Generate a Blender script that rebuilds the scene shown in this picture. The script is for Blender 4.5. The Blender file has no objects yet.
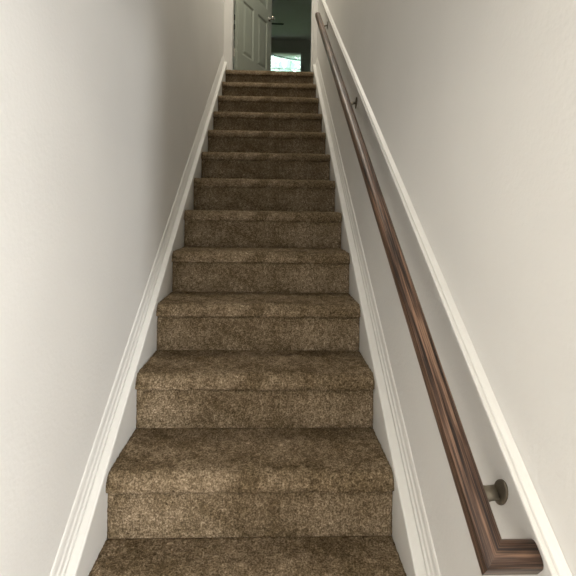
import bpy, bmesh, math, random
from mathutils import Vector, Matrix, noise
random.seed(7)
PI = math.pi
scene = bpy.context.scene
COL = scene.collection

# ------------------------------------------------------------------ camera
RUN, RISE, W = 0.254, 0.1904, 0.8332          # tread run, riser height, clear stair width
SL = RISE / RUN
F_PX, CY = 429.9872, 206.6155
CAM = Vector((0.0492, -1.2696, 0.9543))
YAW, PITCH, ROLL = 0.0351, 0.0108, -0.0149
c, s = math.cos(YAW), math.sin(YAW)
A = Matrix(((c, -s, 0), (s, c, 0), (0, 0, 1)))
c, s = math.cos(PITCH), math.sin(PITCH)
B = Matrix(((1, 0, 0), (0, c, s), (0, -s, c)))
c, s = math.cos(ROLL), math.sin(ROLL)
Cm = Matrix(((c, 0, -s), (0, 1, 0), (s, 0, c)))
M = Cm @ B @ A                                 # rows: right, forward, up
right, fwd, up = M[0], M[1], M[2]
cd = bpy.data.cameras.new('camera')
cd.sensor_width = 36; cd.sensor_fit = 'HORIZONTAL'
cd.lens = 36 * F_PX / 576
cd.shift_y = (CY - 288) / 576
cd.clip_start = 0.02
cam = bpy.data.objects.new('camera', cd); COL.objects.link(cam)
R3 = Matrix((right, up, -fwd)).transposed()
cam.matrix_world = Matrix.Translation(CAM) @ R3.to_4x4()
scene.camera = cam

# ------------------------------------------------------------------ world, lights, exposure
world = bpy.data.worlds.new('overcast_sky'); scene.world = world
world.use_nodes = True
bg = world.node_tree.nodes['Background']
bg.inputs[0].default_value = (0.90, 0.96, 0.95, 1)
bg.inputs[1].default_value = 6.5

def area(name, loc, target, sx, sy, energy, color):
    l = bpy.data.lights.new(name, 'AREA'); l.shape = 'RECTANGLE'
    l.size, l.size_y, l.energy, l.color = sx, sy, energy, color
    o = bpy.data.objects.new(name, l); COL.objects.link(o)
    o.location = loc
    o.rotation_euler = (Vector(target) - Vector(loc)).to_track_quat('-Z', 'Y').to_euler()
    return o
# daylight from the lower room's rear window, an added side fill, its ceiling lamp, and the stairwell's ceiling lamp
area('daylight_rear_window', (2.70, -4.38, 0.75), (2.70, 0, 0.75), 0.60, 1.5, 250, (0.97, 0.985, 1.0))
area('side_fill_light', (3.88, -2.6, 0.75), (0, -2.6, 0.75), 1.6, 1.5, 30, (0.97, 0.98, 1.0))  # added fill in an unseen side opening, for more bounce light
area('hall_ceiling_lamp', (0.0, -2.0, 1.82), (0.0, -2.0, 0), 0.8, 0.8, 29, (1.0, 0.95, 0.85))
area('landing_ceiling_lamp', (0.0, 2.1, 4.69), (0.0, 2.1, 0), 0.35, 0.35, 42, (1.0, 0.94, 0.82))

vs = scene.view_settings
vs.view_transform = 'Standard'; vs.look = 'None'; vs.gamma = 1.0; vs.use_curve_mapping = False
vs.exposure = -0.26

# ------------------------------------------------------------------ helpers
def box(bm, x0, x1, y0, y1, z0, z1):
    v = [bm.verts.new(p) for p in ((x0,y0,z0),(x1,y0,z0),(x1,y1,z0),(x0,y1,z0),(x0,y0,z1),(x1,y0,z1),(x1,y1,z1),(x0,y1,z1))]
    for f in ((3,2,1,0),(4,5,6,7),(0,1,5,4),(1,2,6,5),(2,3,7,6),(3,0,4,7)):
        bm.faces.new([v[i] for i in f])
    return v

def boxes(*bs):
    bm = bmesh.new()
    for b in bs: box(bm, *b)
    return bm

def lathe(bm, prof, seg=20, axis='Z', loc=(0,0,0)):
    """prof: (radius, height) pairs from one end to the other"""
    rings = []
    for r, h in prof:
        ring = []
        for i in range(seg):
            a = 2 * PI * i / seg
            p = (r * math.cos(a), r * math.sin(a), h)
            if axis == 'X': p = (p[2], p[0], p[1])
            if axis == 'Y': p = (p[1], p[2], p[0])
            ring.append(bm.verts.new(Vector(p) + Vector(loc)))
        rings.append(ring)
    for a, b in zip(rings, rings[1:]):
        for i in range(seg):
            j = (i + 1) % seg
            bm.faces.new((a[i], a[j], b[j], b[i]))
    bm.faces.new(list(reversed(rings[0]))); bm.faces.new(rings[-1])

def tube(bm, pts, rads, seg=10, flat=1.0):
    """tube swept along points; flat squashes it sideways"""
    pts = [Vector(p) for p in pts]; rings = []
    for i, p in enumerate(pts):
        d = (pts[min(i+1, len(pts)-1)] - pts[max(i-1, 0)]).normalized()
        u = d.cross(Vector((0, 1, 0)))
        u = (u if u.length > 1e-3 else d.cross(Vector((1, 0, 0)))).normalized()
        w = d.cross(u)
        r = rads[i] if isinstance(rads, (list, tuple)) else rads
        rings.append([bm.verts.new(p + (u * math.cos(2*PI*k/seg) + w * math.sin(2*PI*k/seg) * flat) * r) for k in range(seg)])
    for a, b in zip(rings, rings[1:]):
        for i in range(seg):
            j = (i+1) % seg
            bm.faces.new((a[i], a[j], b[j], b[i]))
    bm.faces.new(list(reversed(rings[0]))); bm.faces.new(rings[-1])

def obj(name, bm, mat, parent=None, smooth=False, bevel=0.0, seg=2):
    bmesh.ops.recalc_face_normals(bm, faces=bm.faces)
    me = bpy.data.meshes.new(name); bm.to_mesh(me); bm.free()
    if mat: me.materials.append(mat)
    if smooth:
        for p in me.polygons: p.use_smooth = True
    o = bpy.data.objects.new(name, me); COL.objects.link(o)
    if parent: o.parent = parent
    if bevel:
        m = o.modifiers.new('bevel', 'BEVEL'); m.width = bevel; m.segments = seg; m.limit_method = 'ANGLE'
    return o

def empty(name, loc=(0,0,0), rotz=0.0):
    o = bpy.data.objects.new(name, None); COL.objects.link(o)
    o.location = loc; o.rotation_euler = (0, 0, rotz); o.empty_display_size = 0.1
    return o

def thing(o, label, cat, group=None):
    o['label'] = label; o['category'] = cat
    if group: o['group'] = group
    return o

def structure(o, label, cat):
    o['kind'] = 'structure'; o['label'] = label; o['category'] = cat
    return o

def sweep(prof, y0, y1, n=1, plumb=True):
    """profile of (x, h) swept up the rake: z = h + SL*y, ends cut plumb"""
    bm = bmesh.new(); rings = []
    for i in range(n + 1):
        y = y0 + (y1 - y0) * i / n
        rings.append([bm.verts.new((x, y, h + SL * y)) for x, h in prof])
    k = len(prof)
    for a, b in zip(rings, rings[1:]):
        for i in range(k):
            j = (i + 1) % k
            bm.faces.new((a[i], a[j], b[j], b[i]))
    bm.faces.new(rings[0]); bm.faces.new(list(reversed(rings[-1])))
    return bm

# ------------------------------------------------------------------ materials
def newmat(name):
    m = bpy.data.materials.new(name); m.use_nodes = True
    nt = m.node_tree
    return m, nt, nt.nodes['Principled BSDF']

def N(nt, kind, **kw):
    n = nt.nodes.new(kind)
    for k, v in kw.items():
        if k.startswith('i_'): n.inputs[k[2:].replace('_', ' ')].default_value = v
        else: setattr(n, k, v)
    return n

def ramp(nt, fac, stops):
    r = nt.nodes.new('ShaderNodeValToRGB')
    e = r.color_ramp.elements
    while len(e) < len(stops): e.new(0.5)
    for el, (p, c) in zip(e, stops): el.position = p; el.color = (*c, 1)
    nt.links.new(fac, r.inputs[0])
    return r.outputs[0]

def paint(name, col, rough=0.6, bump=0.0, scale=120, var=0.03):
    m, nt, b = newmat(name)
    tc = N(nt, 'ShaderNodeTexCoord')
    n1 = N(nt, 'ShaderNodeTexNoise', i_Scale=2.2, i_Detail=3.0)
    nt.links.new(tc.outputs['Object'], n1.inputs['Vector'])
    lo = tuple(x * (1 - var) for x in col); hi = tuple(min(1, x * (1 + var)) for x in col)
    nt.links.new(ramp(nt, n1.outputs['Fac'], [(0.3, lo), (0.7, hi)]), b.inputs['Base Color'])
    b.inputs['Roughness'].default_value = rough
    if bump:
        n2 = N(nt, 'ShaderNodeTexNoise', i_Scale=scale, i_Detail=2.0)
        nt.links.new(tc.outputs['Object'], n2.inputs['Vector'])
        bp = N(nt, 'ShaderNodeBump', i_Strength=bump, i_Distance=0.004)
        nt.links.new(n2.outputs['Fac'], bp.inputs['Height'])
        nt.links.new(bp.outputs[0], b.inputs['Normal'])
    return m

M_WALL = paint('wall_paint', (0.715, 0.70, 0.67), 0.55, 0.18, 90)
M_CEIL = paint('ceiling_paint', (0.75, 0.74, 0.71), 0.8, 0.15, 70)
M_TRIM = paint('trim_paint', (0.67, 0.655, 0.62), 0.4, 0.03, 60)
M_DOOR = paint('door_paint', (0.32, 0.345, 0.29), 0.35, 0.03, 60)
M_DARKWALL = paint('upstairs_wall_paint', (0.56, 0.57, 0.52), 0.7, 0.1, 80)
M_DARKCEIL = paint('upstairs_ceiling_paint', (0.68, 0.69, 0.67), 0.8, 0.1, 80)
M_FLOOR = paint('hall_floor_wood', (0.26, 0.17, 0.10), 0.4, 0.05, 40, 0.25)
M_GROUND = paint('lawn_ground', (0.10, 0.16, 0.05), 0.9, 0.4, 20, 0.4)
M_FAN = paint('fan_blade_paint', (0.02, 0.018, 0.016), 0.9)
M_BLIND = paint('blind_vinyl', (0.82, 0.85, 0.83), 0.5)

def carpet():
    m, nt, b = newmat('cut_pile_carpet')
    tc = N(nt, 'ShaderNodeTexCoord')
    fine = N(nt, 'ShaderNodeTexNoise', i_Scale=190.0, i_Detail=2.5, i_Roughness=0.7)
    mid = N(nt, 'ShaderNodeTexNoise', i_Scale=60.0, i_Detail=3.0, i_Roughness=0.65)
    big = N(nt, 'ShaderNodeTexNoise', i_Scale=8.0, i_Detail=3.0, i_Distortion=0.6)
    for n in (fine, mid, big): nt.links.new(tc.outputs['Object'], n.inputs['Vector'])
    cf = ramp(nt, fine.outputs['Fac'], [(0.30, (0.062, 0.044, 0.023)), (0.50, (0.182, 0.137, 0.090)), (0.70, (0.37, 0.298, 0.215))])
    cm = ramp(nt, mid.outputs['Fac'], [(0.34, (0.60, 0.57, 0.50)), (0.66, (1.30, 1.29, 1.25))])
    cb = ramp(nt, big.outputs['Fac'], [(0.36, (0.70, 0.67, 0.60)), (0.62, (1.18, 1.17, 1.18))])
    m1 = N(nt, 'ShaderNodeMix', data_type='RGBA', blend_type='MULTIPLY'); m1.inputs[0].default_value = 1
    m2 = N(nt, 'ShaderNodeMix', data_type='RGBA', blend_type='MULTIPLY'); m2.inputs[0].default_value = 1
    nt.links.new(cf, m1.inputs[6]); nt.links.new(cm, m1.inputs[7])
    nt.links.new(m1.outputs[2], m2.inputs[6]); nt.links.new(cb, m2.inputs[7])
    nt.links.new(m2.outputs[2], b.inputs['Base Color'])
    b.inputs['Roughness'].default_value = 0.95
    b.inputs['Specular IOR Level'].default_value = 0.1
    bp = N(nt, 'ShaderNodeBump', i_Strength=0.9, i_Distance=0.006)
    nt.links.new(fine.outputs['Fac'], bp.inputs['Height'])
    nt.links.new(bp.outputs[0], b.inputs['Normal'])
    return m
M_CARPET = carpet()

def wood():
    m, nt, b = newmat('stained_oak')
    tc = N(nt, 'ShaderNodeTexCoord')
    mp = N(nt, 'ShaderNodeMapping'); mp.inputs['Scale'].default_value = (230, 4.0, 230)
    nt.links.new(tc.outputs['Object'], mp.inputs['Vector'])
    g = N(nt, 'ShaderNodeTexNoise', i_Scale=1.0, i_Detail=4.0, i_Roughness=0.65)
    nt.links.new(mp.outputs[0], g.inputs['Vector'])
    mp2 = N(nt, 'ShaderNodeMapping'); mp2.inputs['Scale'].default_value = (12, 2.0, 12)
    nt.links.new(tc.outputs['Object'], mp2.inputs['Vector'])
    g2 = N(nt, 'ShaderNodeTexNoise', i_Scale=1.0, i_Detail=3.0)
    nt.links.new(mp2.outputs[0], g2.inputs['Vector'])
    cg = ramp(nt, g.outputs['Fac'], [(0.38, (0.014, 0.008, 0.006)), (0.49, (0.078, 0.044, 0.029)), (0.62, (0.25, 0.158, 0.108))])
    cb = ramp(nt, g2.outputs['Fac'], [(0.3, (0.65, 0.6, 0.58)), (0.7, (1.2, 1.15, 1.1))])
    mx = N(nt, 'ShaderNodeMix', data_type='RGBA', blend_type='MULTIPLY'); mx.inputs[0].default_value = 1
    nt.links.new(cg, mx.inputs[6]); nt.links.new(cb, mx.inputs[7])
    nt.links.new(mx.outputs[2], b.inputs['Base Color'])
    b.inputs['Roughness'].default_value = 0.34
    bp = N(nt, 'ShaderNodeBump', i_Strength=0.6, i_Distance=0.0015)
    nt.links.new(g.outputs['Fac'], bp.inputs['Height'])
    nt.links.new(bp.outputs[0], b.inputs['Normal'])
    return m
M_WOOD = wood()

def metal(name, col, rough):
    m, nt, b = newmat(name)
    tc = N(nt, 'ShaderNodeTexCoord'); n = N(nt, 'ShaderNodeTexNoise', i_Scale=40.0, i_Detail=3.0)
    nt.links.new(tc.outputs['Object'], n.inputs['Vector'])
    nt.links.new(ramp(nt, n.outputs['Fac'], [(0.3, tuple(x*.8 for x in col)), (0.7, col)]), b.inputs['Base Color'])
    b.inputs['Metallic'].default_value = 1.0; b.inputs['Roughness'].default_value = rough
    return m
M_BRONZE = metal('aged_bronze', (0.24, 0.21, 0.165), 0.6)
M_NICKEL = metal('polished_nickel', (0.75, 0.73, 0.68), 0.18)

def glass():
    m, nt, b = newmat('window_glass')
    out = nt.nodes['Material Output']
    tr = N(nt, 'ShaderNodeBsdfTransparent'); tr.inputs[0].default_value = (0.95, 0.99, 0.98, 1)
    gl = N(nt, 'ShaderNodeBsdfGlossy', i_Roughness=0.02)
    mx = N(nt, 'ShaderNodeMixShader'); mx.inputs[0].default_value = 0.06
    nt.links.new(tr.outputs[0], mx.inputs[1]); nt.links.new(gl.outputs[0], mx.inputs[2])
    nt.links.new(mx.outputs[0], out.inputs[0])
    return m
M_GLASS = glass()

def leafmat():
    m, nt, b = newmat('leaf_green')
    out = nt.nodes['Material Output']
    tc = N(nt, 'ShaderNodeTexCoord'); n = N(nt, 'ShaderNodeTexNoise', i_Scale=3.0, i_Detail=3.0)
    nt.links.new(tc.outputs['Object'], n.inputs['Vector'])
    col = ramp(nt, n.outputs['Fac'], [(0.3, (0.42, 0.56, 0.50)), (0.7, (0.66, 0.78, 0.72))])
    nt.links.new(col, b.inputs['Base Color']); b.inputs['Roughness'].default_value = 0.5
    t = N(nt, 'ShaderNodeBsdfTranslucent'); nt.links.new(col, t.inputs[0])
    mx = N(nt, 'ShaderNodeMixShader'); mx.inputs[0].default_value = 0.5
    nt.links.new(b.outputs[0], mx.inputs[1]); nt.links.new(t.outputs[0], mx.inputs[2])
    nt.links.new(mx.outputs[0], out.inputs[0])
    return m
M_LEAF = leafmat()
M_BARK = paint('bark', (0.10, 0.075, 0.05), 0.9, 0.6, 30, 0.3)

# ------------------------------------------------------------------ levels
XS = W / 2                 # inner face of the skirt boards
XW = XS + 0.040            # plane of the left stairwell wall
XR = XS + 0.046            # plane of the right stairwell wall
ZF = -3 * RISE             # lower hall floor
ZL = 12 * RISE             # upper landing
ZC = ZL + 2.44             # upper ceiling
ZB = ZF + 2.44             # lower ceiling
YD = 2.93                  # wall with the upstairs door
YB = 8.15                  # rear wall of the upstairs room
Y_END = -0.88              # lower end of the right-hand wall

# ------------------------------------------------------------------ room shell
structure(obj('wall_left', boxes((-XW-0.12, -XW, -4.5, YD, ZF, ZC)), M_WALL),
          'long off white painted wall on the left of the staircase', 'wall')
structure(obj('wall_right', boxes((XR, XR+0.12, Y_END, YD, ZF, ZC)), M_WALL),
          'off white painted wall behind the handrail on the right', 'wall')
# lower room (behind the viewer)
structure(obj('floor', boxes((-XW-0.12, 4.0, -4.5, -3*RUN+0.02, ZF-0.1, ZF), (XR+0.12, 4.0, -3*RUN+0.02, 0.4, ZF-0.1, ZF)), M_FLOOR),
          'brown wooden floor of the lower hall below the stairs', 'floor')
structure(obj('wall_side', boxes((3.9, 4.0, -4.5, 0.4, ZF, ZF+0.6), (3.9, 4.0, -4.5, 0.4, 1.55, ZB), (3.9, 4.0, -4.5, -3.45, ZF+.6, 1.55), (3.9, 4.0, -1.75, .4, ZF+.6, 1.55)), M_WALL),
          'off white wall with an added window opening on the far side of the lower room', 'wall')
structure(obj('wall_front', boxes((-XW, 3.9, -4.5, -4.4, ZF, ZF+0.5), (-XW, 3.9, -4.5, -4.4, 1.55, ZB), (-XW, -.25, -4.5, -4.4, ZF+.5, 1.55), (.75, 2.35, -4.5, -4.4, ZF+.5, 1.55), (3.05, 3.9, -4.5, -4.4, ZF+.5, 1.55)), M_WALL),
          'off white wall with window openings behind the viewer', 'wall')
structure(obj('wall_beside', boxes((XR+0.12, 3.9, 0.3, 0.4, ZF, ZB)), M_WALL),
          'off white end wall of the lower room beside the stairwell', 'wall')
structure(obj('ceiling_lower', boxes((-XW, 3.9, -4.4, Y_END-0.12, ZB, ZB+0.2), (XR+0.12, 3.9, Y_END-0.12, 0.4, ZB, ZB+0.2)), M_CEIL),
          'white ceiling of the lower room', 'ceiling')
structure(obj('wall_header', boxes((-XW, XR, Y_END-0.12, Y_END, 1.55, ZC)), M_WALL),  # unseen; bottom edge lowered to keep hall lamp light off the upper risers
          'off white wall high over the foot of the stairs', 'wall')
structure(obj('ceiling', boxes((-XW-0.12, XR+0.12, Y_END-0.12, YD, ZC, ZC+0.1)), M_CEIL),
          'white ceiling high over the staircase', 'ceiling')

# upstairs room
XR0, XR1 = -2.3, 1.7
OX0, OX1, OZ = -0.370, 0.415, ZL + 2.05            # door opening
structure(obj('wall_door', boxes((XR0, OX0-.02, YD, YD+0.12, ZL, ZC), (OX1+.02, XR1, YD, YD+0.12, ZL, ZC), (OX0-.02, OX1+.02, YD, YD+0.12, OZ+.02, ZC)), M_WALL),
          'wall around the doorway at the top of the stairs', 'wall')
structure(obj('floor_upstairs', boxes((XR0, XR1, YD+0.12, YB, ZL-0.15, ZL)), M_CARPET),
          'brown carpeted floor of the upstairs room', 'floor')
structure(obj('ceiling_upstairs', boxes((XR0, XR1, YD+0.12, YB+0.1, ZC, ZC+0.1)), M_DARKCEIL),
          'dim grey ceiling of the upstairs room beyond the door', 'ceiling')
structure(obj('wall_room_left', boxes((XR0-0.1, XR0, YD+.12, YB+0.1, ZL, ZC)), M_DARKWALL), 'dim grey side wall of the upstairs room', 'wall')
structure(obj('wall_room_right', boxes((XR1, XR1+0.1, YD+.12, YB+0.1, ZL, ZC)), M_DARKWALL), 'dim grey right side wall of the upstairs room', 'wall')
WX0, WX1, WZ0, WZ1 = -0.12, 0.655, ZL + 0.85, 4.44    # upstairs window opening
structure(obj('wall_back', boxes((XR0, WX0, YB, YB+0.1, ZL, ZC), (WX1, XR1, YB, YB+0.1, ZL, ZC), (WX0, WX1, YB, YB+0.1, ZL, WZ0), (WX0, WX1, YB, YB+0.1, WZ1, ZC)), M_DARKWALL),
          'dim grey rear wall around the upstairs window', 'wall')

# ------------------------------------------------------------------ staircase
def step_profile(last=False):
    """(y, z) from the foot of the riser over the nosing to the back of the tread"""
    p = [(0.0, 0.0), (0.0, RISE-0.056), (-0.0010, RISE-0.0525), (-0.0035, RISE-0.0530)]
    oh = 0.0156
    for a in range(-75, 1, 15):                     # rolled underside of the nosing
        t = math.radians(a)
        p.append((-oh + 0.006 - 0.0085 * math.cos(t), RISE - 0.044 + 0.009 * math.sin(t)))
    for a in range(10, 91, 10):                     # padded front, rounding back into the tread
        t = math.radians(a)
        p.append((-oh + 0.0335 - 0.036 * math.cos(t), RISE - 0.044 + 0.044 * math.sin(t)))
    p.append((RUN if not last else YD + 0.12 - 11 * RUN, RISE))
    out = [p[0]]
    for a, b in zip(p, p[1:]):
        L = math.dist(a, b); n = max(1, round(L / STEP))
        for i in range(1, n + 1): out.append((a[0] + (b[0]-a[0])*i/n, a[1] + (b[1]-a[1])*i/n))
    return out

stairs = empty('staircase', (0, -3*RUN, ZF))
structure(stairs, 'straight flight of stairs covered in brown cut pile carpet', 'staircase')
for k in range(-3, 12):
    STEP = 0.0055 if k < 3 else (0.008 if k < 6 else 0.012)
    prof = step_profile(k == 11)
    nx = round(W / STEP)
    bm = bmesh.new(); rows = []
    amp = 1.0
    for j, (y, z) in enumerate(prof):
        a = prof[max(j-1, 0)]; b2 = prof[min(j+1, len(prof)-1)]
        ty, tz = b2[0]-a[0], b2[1]-a[1]; L = math.hypot(ty, tz) or 1
        ny, nz = -tz / L, ty / L
        row = []
        for i in range(nx + 1):
            x = -XS + W * i / nx
            q = Vector((x, y + k * 3.1, z))
            d = 0.0022 * noise.noise(q * 70) + 0.0022 * noise.noise(q * 14) + random.uniform(-0.0017, 0.0017)
            if j == 0 or j == len(prof)-1: d = 0
            edge = min(i, nx - i) * STEP                                   # pile rolls over at the skirts
            d -= 0.003 * max(0, 1 - edge / 0.012) ** 2
            row.append(bm.verts.new((x, y + ny * d, z + nz * d)))
        rows.append(row)
    for r0, r1 in zip(rows, rows[1:]):
        for i in range(nx): bm.faces.new((r0[i], r1[i], r1[i+1], r0[i+1]))
    # plywood box under the carpet so that the step has a body
    yb = RUN if k < 11 else YD + 0.12 - 11*RUN
    v = [bm.verts.new(p) for p in ((-XS, .004, -RISE), (XS, .004, -RISE), (XS, yb, -RISE), (-XS, yb, -RISE))]
    bm.faces.new((v[0], v[1], v[2], v[3]))
    for ring, vv in (([r[0] for r in rows], (v[0], v[3])), ([r[-1] for r in rows], (v[1], v[2]))):
        bm.faces.new(ring + [vv[1], vv[0]])
    bm.faces.new(rows[-1] + [v[2], v[3]])
    o = obj('carpeted_step', bm, M_CARPET, stairs, smooth=True)
    o.location = (0, (k + 3) * RUN, (k + 3) * RISE)

# ------------------------------------------------------------------ skirt boards with cap moulding
def skirt(sgn, name, label):
    root = empty(name, (0, 0, 0)); structure(root, label, 'skirt board')
    X = lambda d: sgn * (XS + d * (1.0 if sgn < 0 else 1.15))                    # d: distance from the inner face towards the wall
    y0, y1 = -0.86, YD - 0.005
    prof = [(X(0), -0.20), (X(0), 0.207), (X(0.0015), 0.211), (X(0.004), 0.2125), (X(0.024), 0.2125), (X(0.024), -0.20)]
    obj('board', sweep(prof, y0, y1), M_TRIM, root)
    cap = [(X(0.0245), 0.10), (X(0.0245), 0.222), (X(0.0250), 0.226), (X(0.0270), 0.229), (X(0.0285), 0.231), (X(0.0290), 0.236),
           (X(0.0290), 0.244), (X(0.0300), 0.249), (X(0.0320), 0.252), (X(0.0335), 0.256), (X(0.0335), 0.264), (X(0.0345), 0.272), (X(0.037), 0.279), (X(0.0399), 0.281), (X(0.0399), 0.10)]
    obj('cap_moulding', sweep(cap, y0, y1), M_TRIM, root)
skirt(-1, 'trim_1', 'white sloping skirt board along the left wall beside the steps')
skirt(1, 'trim_2', 'white sloping skirt board along the right wall under the handrail')

# sloping chair-rail moulding on the right wall, just over the handrail
HT = 0.965
tp = [(XR-a, HT+b) for a, b in ((.0005, 0), (.0190, 0), (.0210, .002), (.0210, .006), (.0198, .0085), (.0140, .0095), (.0135, .0120),
                              (.0150, .0140), (.0135, .0170), (.0065, .0210), (.0005, .0235))]
structure(obj('trim_3', sweep(tp, Y_END+0.002, YD-0.002), M_TRIM), 'white sloping moulding on the right wall above the handrail', 'moulding')

# ------------------------------------------------------------------ handrail
# rail frame: local Y runs up the rake, Z is square to it
ang = math.atan(SL)
RX, RH = 0.396, 0.885                                   # centre line
y_lo, y_hi = -0.612, 2.27
rail_root = empty('handrail', (RX, y_lo, RH + SL * y_lo)); rail_root.rotation_euler = (ang, 0, 0)
thing(rail_root, 'dark brown stained wooden handrail sloping up the right wall', 'handrail')
Lr = (y_hi - y_lo) / math.cos(ang)
def rail_section(hw=0.0195, hv=0.0205, rt=0.013, rb=0.008):
    pts = []
    for cx, cz, r, a0 in ((hw-rt, hv-rt, rt, 0), (-hw+rt, hv-rt, rt, 90), (-hw+rb, -hv+rb, rb, 180), (hw-rb, -hv+rb, rb, 270)):
        for a in (0, 22.5, 45, 67.5, 90):
            t = math.radians(a0 + a); pts.append((cx + r*math.cos(t), cz + r*math.sin(t)))
    return pts
SEC = rail_section()
HW = 0.0195
def prism(rings):
    bm = bmesh.new(); rr = [[bm.verts.new(p) for p in r] for r in rings]; k = len(rr[0])
    for a, b in zip(rr, rr[1:]):
        for i in range(k):
            j = (i+1) % k; bm.faces.new((a[i], a[j], b[j], b[i]))
    bm.faces.new(rr[0]); bm.faces.new(list(reversed(rr[-1])))
    return bm
# main rail, both ends mitred for the returns
nseg = 12
rings = []
for i in range(nseg + 1):
    t = i / nseg
    ring = []
    for x, z in SEC:
        ya = HW * 0 + x          # lower mitre: y = x   (return leaves towards +x)
        yb = Lr
        ring.append((x, ya + (yb - ya) * t, z))
    rings.append(ring)
rail = obj('rail', prism(rings), M_WOOD, rail_root, smooth=False)
# returns to the wall
def ret(yc, sign):
    """local X-running block whose mitre lies at y = yc + sign*x"""
    gap = XR - RX - 0.0006
    r0 = [(sy * sign, yc + sy, z) for sy, z in SEC]      # mitre face: x = sign*(y-yc)
    r0 = []; r1 = []
    for q, z in SEC:
        r0.append((q, 0, z))
    a = []; b = []
    for q, z in SEC:
        a.append((q, yc + sign * q, z))                  # on the mitre plane
        b.append((gap, yc + sign * q, z))
    # keep only the part beyond the mitre
    return prism([a, b])
def return_piece(yc, sign, name):
    bm = ret(yc, sign)
    # built lying along X, textured along its own length: rotate mesh so local Y is the grain
    o = obj(name, bm, M_WOOD, rail_root)
    for v in o.data.vertices:
        x, y, z = v.co; v.co = (y - yc, x, z)
    o.location = (0, yc, 0); 
    o.matrix_local = Matrix.Translation((0, yc, 0)) @ Matrix(((0,1,0,0),(1,0,0,0),(0,0,1,0),(0,0,0,1)))
    o.data.flip_normals()
    return o
return_piece(0.0, 1, 'wall_return')

# brackets
def bracket(y_world):
    ly = (y_world - y_lo) / math.cos(ang)
    b = empty('bracket', (0, ly, 0)); b.parent = rail_root
    gap = XR - RX
    bm = bmesh.new()      # rosette on the wall (axis X), long oval
    lathe(bm, [(0.029, gap-0.0008), (0.029, gap-0.0035), (0.025, gap-0.005), (0.014, gap-0.0055), (0.006, gap-0.0065)], 24, 'X', (0, 0, -0.030))
    for v in bm.verts: v.co.y *= 0.60; v.co.z = -0.030 + (v.co.z + 0.030) * 1.05
    obj('rosette', bm, M_BRONZE, b, smooth=True)
    bm = bmesh.new()
    tube(bm, [(gap-0.008, 0, -0.030), (gap-0.022, 0, -0.034), (gap-0.040, 0, -0.040), (gap-0.054, 0, -0.038), (0.002, 0, -0.030), (0.0, 0, -0.0225)],
         [0.0050, 0.0050, 0.0065, 0.0085, 0.0095, 0.0095], 12, 2.5)
    obj('arm', bm, M_BRONZE, b, smooth=True)
    obj('saddle', boxes((-0.011, 0.011, -0.028, 0.028, -0.0245, -0.0216)), M_BRONZE, b, bevel=0.001)
    for dy in (-0.02, 0.02):
        bm = bmesh.new(); lathe(bm, [(0.0035, -0.0260), (0.0035, -0.0246)], 8, 'Z', (0, dy, 0))
        obj('screw', bm, M_BRONZE, b)
for y in (-0.533, 0.86, 2.10): bracket(y)

# ------------------------------------------------------------------ door at the top
def casing(x0, x1):
    return (x0, x1, YD-0.014, YD-0.0005, ZL+0.001, OZ + 0.06)
dr = empty('door_1', (OX0, YD + 0.118, ZL))
structure(dr, 'pale panelled door standing open at the top of the stairs', 'door')
def child(name, bm, mat, parent, **kw):
    o = obj(name, bm, mat, parent, **kw); return o
off = Vector((OX0, YD + 0.118, ZL))
def shifted(bs):
    bm = boxes(*bs)
    bmesh.ops.translate(bm, verts=bm.verts, vec=-off); return bm
obj('jamb', shifted([(OX0-0.019, OX0, YD+0.001, YD+0.119, ZL+.001, OZ+.019)]), M_TRIM, dr)
obj('jamb', shifted([(OX1, OX1+0.019, YD+0.001, YD+0.119, ZL+.001, OZ+.019)]), M_TRIM, dr)
obj('head_jamb', shifted([(OX0, OX1, YD+0.001, YD+0.119, OZ, OZ+.019)]), M_TRIM, dr)
obj('casing', shifted([(-XW+0.001, OX0-0.004, YD-0.014, YD-0.0005, ZL+.001, OZ+.06)]), M_TRIM, dr, bevel=0.004)
obj('casing', shifted([(OX1+0.004, XR-0.001, YD-0.014, YD-0.0005, ZL+.001, OZ+.06)]), M_TRIM, dr, bevel=0.004)
obj('stop', shifted([(OX1-0.010, OX1, YD+0.045, YD+0.08, ZL+.001, OZ)]), M_TRIM, dr)

LW, LH, LT = 0.765, 2.03, 0.035
TH = math.radians(64.5)
leaf = empty('leaf', (0.010, 0.004, 0.008)); leaf.parent = dr; leaf.rotation_euler = (0, 0, TH)
ST, MU = 0.105, 0.095                       # stile and mullion widths
pw = (LW - 2*ST - MU) / 2
cols = ((ST, ST+pw), (ST+pw+MU, LW-ST))
rowz = ((0.26, 0.82), (0.96, 1.60), (1.72, 1.92))
fr = [(0, ST, -LT, 0, 0, LH), (LW-ST, LW, -LT, 0, 0, LH), (ST+pw, ST+pw+MU, -LT, 0, 0, LH)]
zz = [0] + [z for r in rowz for z in r] + [LH]
for a, b in zip(zz[0::2], zz[1::2]):
    for c0, c1 in cols: fr.append((c0, c1, -LT, 0, a, b))
bm = boxes(*fr); bmesh.ops.remove_doubles(bm, verts=bm.verts, dist=1e-5)
obj('frame', bm, M_DOOR, leaf)
for c0, c1 in cols:
    for z0, z1 in rowz:
        bm = bmesh.new()                    # raised panel: sloped moulding, groove and field on each face
        def face_rings(s):
            levels = ((0, 0.0), (0.018, 0.011), (0.024, 0.011), (0.050, 0.004))
            rs = []
            for ins, dep in levels:
                y = -dep if s > 0 else -LT + dep
                rs.append([bm.verts.new(p) for p in ((c0+ins, y, z0+ins), (c1-ins, y, z0+ins), (c1-ins, y, z1-ins), (c0+ins, y, z1-ins))])
            for r0, r1 in zip(rs, rs[1:]):
                for i in range(4): bm.faces.new((r0[i], r0[(i+1) % 4], r1[(i+1) % 4], r1[i]))
            bm.faces.new(rs[-1])
        face_rings(1); face_rings(-1)
        obj('panel', bm, M_DOOR, leaf)
bm = bmesh.new()
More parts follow.
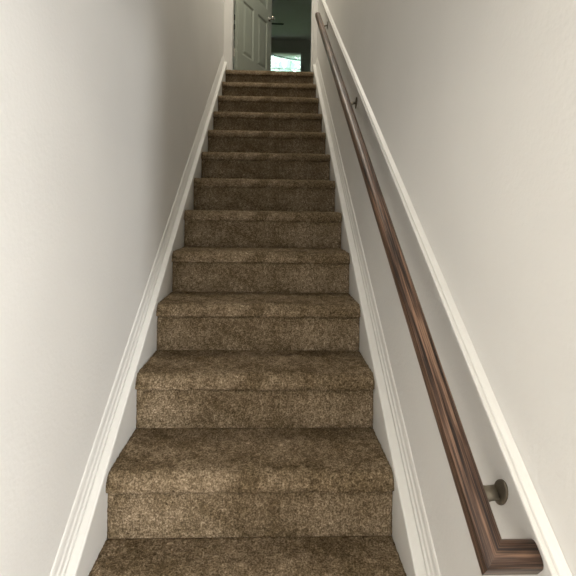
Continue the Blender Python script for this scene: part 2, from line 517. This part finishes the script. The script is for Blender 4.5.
KX, KZ = LW - 0.065, 0.875
for sgn, y0 in ((1, 0.0), (-1, -LT)):
    lathe(bm, [(0.030, y0 + sgn*0.0005), (0.030, y0 + sgn*0.006), (0.014, y0 + sgn*0.010), (0.012, y0 + sgn*0.030), (0.022, y0 + sgn*0.038),
               (0.028, y0 + sgn*0.048), (0.027, y0 + sgn*0.058), (0.018, y0 + sgn*0.066), (0.004, y0 + sgn*0.068)], 18, 'Y', (KX, 0, KZ))
kn = obj('door_knob', bm, M_NICKEL, leaf, smooth=True); kn['label'] = 'polished metal door knob'
for z in (0.25, 1.0, 1.78):
    bm = bmesh.new(); lathe(bm, [(0.006, z-0.045), (0.006, z+0.045)], 10, 'Z', (-0.002, 0.004, 0))
    box(bm, 0.0, 0.03, 0.0002, 0.0022, z-0.044, z+0.044)
    h = obj('hinge', bm, M_NICKEL, leaf)

# ------------------------------------------------------------------ upstairs window
wroot = empty('window_1', (WX0, YB, WZ0)); structure(wroot, 'bright window in the dim room beyond the open door', 'window')
woff = Vector((WX0, YB, WZ0))
def wpart(name, bs, mat, parent=wroot, **kw):
    bm = boxes(*bs); bmesh.ops.translate(bm, verts=bm.verts, vec=-woff)
    return obj(name, bm, mat, parent, **kw)
fw = 0.045
wpart('window_frame', [(WX0, WX0+fw, YB, YB+.09, WZ0, WZ1), (WX1-fw, WX1, YB, YB+.09, WZ0, WZ1), (WX0+fw, WX1-fw, YB, YB+.09, WZ1-fw, WZ1), (WX0+fw, WX1-fw, YB, YB+.09, WZ0, WZ0+fw)], M_TRIM)
ix0, ix1 = WX0+fw, WX1-fw
zm = (WZ0 + WZ1) / 2
wpart('meeting_rail', [(ix0, ix1, YB+.03, YB+.07, zm-.02, zm+.02)], M_TRIM)
for (za, zb) in ((WZ0+fw, zm-.02), (zm+.02, WZ1-fw)):
    for q in (1, 2):
        xx = ix0 + (ix1-ix0)*q/3
        wpart('muntin', [(xx-.006, xx+.006, YB+.045, YB+.06, za, zb)], M_TRIM)
    zc = (za+zb)/2
    wpart('muntin', [(ix0, ix1, YB+.046, YB+.059, zc-.006, zc+.006)], M_TRIM)
    wpart('pane', [(ix0, ix1, YB+.0505, YB+.0545, za, zb)], M_GLASS)
wpart('sill', [(WX0-.05, WX1+.05, YB-.05, YB-.0005, WZ0-.03, WZ0)], M_TRIM)

# partly raised blind hanging askew: left end pulled up, right end lower
bl = empty('window_blind', (WX0+fw, YB-0.03, WZ1-0.02)); thing(bl, 'pale slatted blind bunched up askew at the top of the window', 'blind')
bw = ix1 - ix0
obj('headrail', boxes((0, bw, -.015, .015, -.012, .012)), M_BLIND, bl)
nsl = 7
for i in range(nsl):
    t = (i+1)/nsl
    zl, zr = -.016 - .018*t, -.016 - .135*t
    bm = bmesh.new(); rows = []
    for j in range(9):
        u = j/8
        z = zl + (zr-zl)*(u**0.9) - 0.012*t*math.sin(PI*u)
        th = .0012 if i < nsl-1 else .005
        rows.append([bm.verts.new((u*bw, y, z+dz)) for y, dz in ((-.012, -th), (.012, -th), (.012, th), (-.012, th))])
    for a, b in zip(rows, rows[1:]):
        for q in range(4): bm.faces.new((a[q], a[(q+1)%4], b[(q+1)%4], b[q]))
    bm.faces.new(rows[0]); bm.faces.new(rows[-1])
    obj('slat' if i < nsl-1 else 'bottom_rail', bm, M_BLIND if i < nsl-1 else M_FAN, bl)

# ------------------------------------------------------------------ ceiling fan upstairs
fan = empty('ceiling_fan', (-0.43, 6.55, ZC)); thing(fan, 'dark ceiling fan mostly hidden behind the open door upstairs', 'ceiling fan')
bm = bmesh.new(); lathe(bm, [(0.012, 0), (0.065, -.001), (0.06, -.03), (0.025, -.055)], 20); obj('canopy', bm, M_FAN, fan, smooth=True)
bm = bmesh.new(); lathe(bm, [(0.012, -.05), (0.012, -.26)], 12); obj('downrod', bm, M_FAN, fan, smooth=True)
bm = bmesh.new(); lathe(bm, [(0.03, -.25), (0.085, -.27), (0.10, -.32), (0.085, -.37), (0.05, -.39)], 24); obj('motor', bm, M_FAN, fan, smooth=True)
for k in range(5):
    a = math.radians(2 + 72*k)
    bm = bmesh.new()
    rows = []
    for r, w2 in ((0.09, .022), (0.17, .03), (0.20, .055), (0.40, .064), (0.60, .066), (0.625, .052)):
        rows.append([bm.verts.new((r, y, -.345 + y*0.24 + dz)) for y, dz in ((-w2, -.004), (w2, -.004), (w2, .004), (-w2, .004))])
    for p, q in zip(rows, rows[1:]):
        for i in range(4): bm.faces.new((p[i], p[(i+1)%4], q[(i+1)%4], q[i]))
    bm.faces.new(rows[0]); bm.faces.new(rows[-1])
    o = obj('blade', bm, M_FAN, fan); o.rotation_euler = (0, 0, a)

# ------------------------------------------------------------------ outdoors seen through the window
structure(obj('ground', boxes((-12, 14, YB+0.2, 24, ZF-0.2, ZF)), M_GROUND), 'green lawn outside behind the house', 'ground')
tree = empty('tree', (1.2, 13.0, ZF)); thing(tree, 'pale green leafy tree outside the upstairs window', 'tree')
bm = bmesh.new()
tube(bm, [(0, 0, 0), (.05, 0, 1.5), (-.05, .05, 3.2), (0.1, 0, 5.2)], [.22, .17, .13, .05], 10)
for k in range(9):
    a = k*2.4; z = 2.6 + .28*k
    tube(bm, [(0, 0, z), (.7*math.cos(a), .7*math.sin(a), z+.6), (1.6*math.cos(a), 1.6*math.sin(a), z+1.0)], [.07, .045, .015], 6)
obj('trunk', bm, M_BARK, tree)
bm = bmesh.new()
for _ in range(9000):
    while True:
        p = Vector((random.uniform(-1,1), random.uniform(-1,1), random.uniform(-1,1)))
        if 0.35 < p.length < 1: break
    p = Vector((p.x*2.7, p.y*2.3, 5.6 + p.z*2.6))
    if noise.noise(p*0.9) < -0.12: continue
    n = Vector((random.gauss(0,1), random.gauss(0,1), random.gauss(0,1))).normalized()
    u = n.orthogonal().normalized(); w = n.cross(u); sz = random.uniform(.06, .12)
    vv = [bm.verts.new(p + q) for q in (u*sz*1.3, w*sz*.6, -u*sz*1.3, -w*sz*.6)]
    bm.faces.new(vv)
fo = obj('foliage', bm, M_LEAF, tree); fo['kind'] = 'stuff'
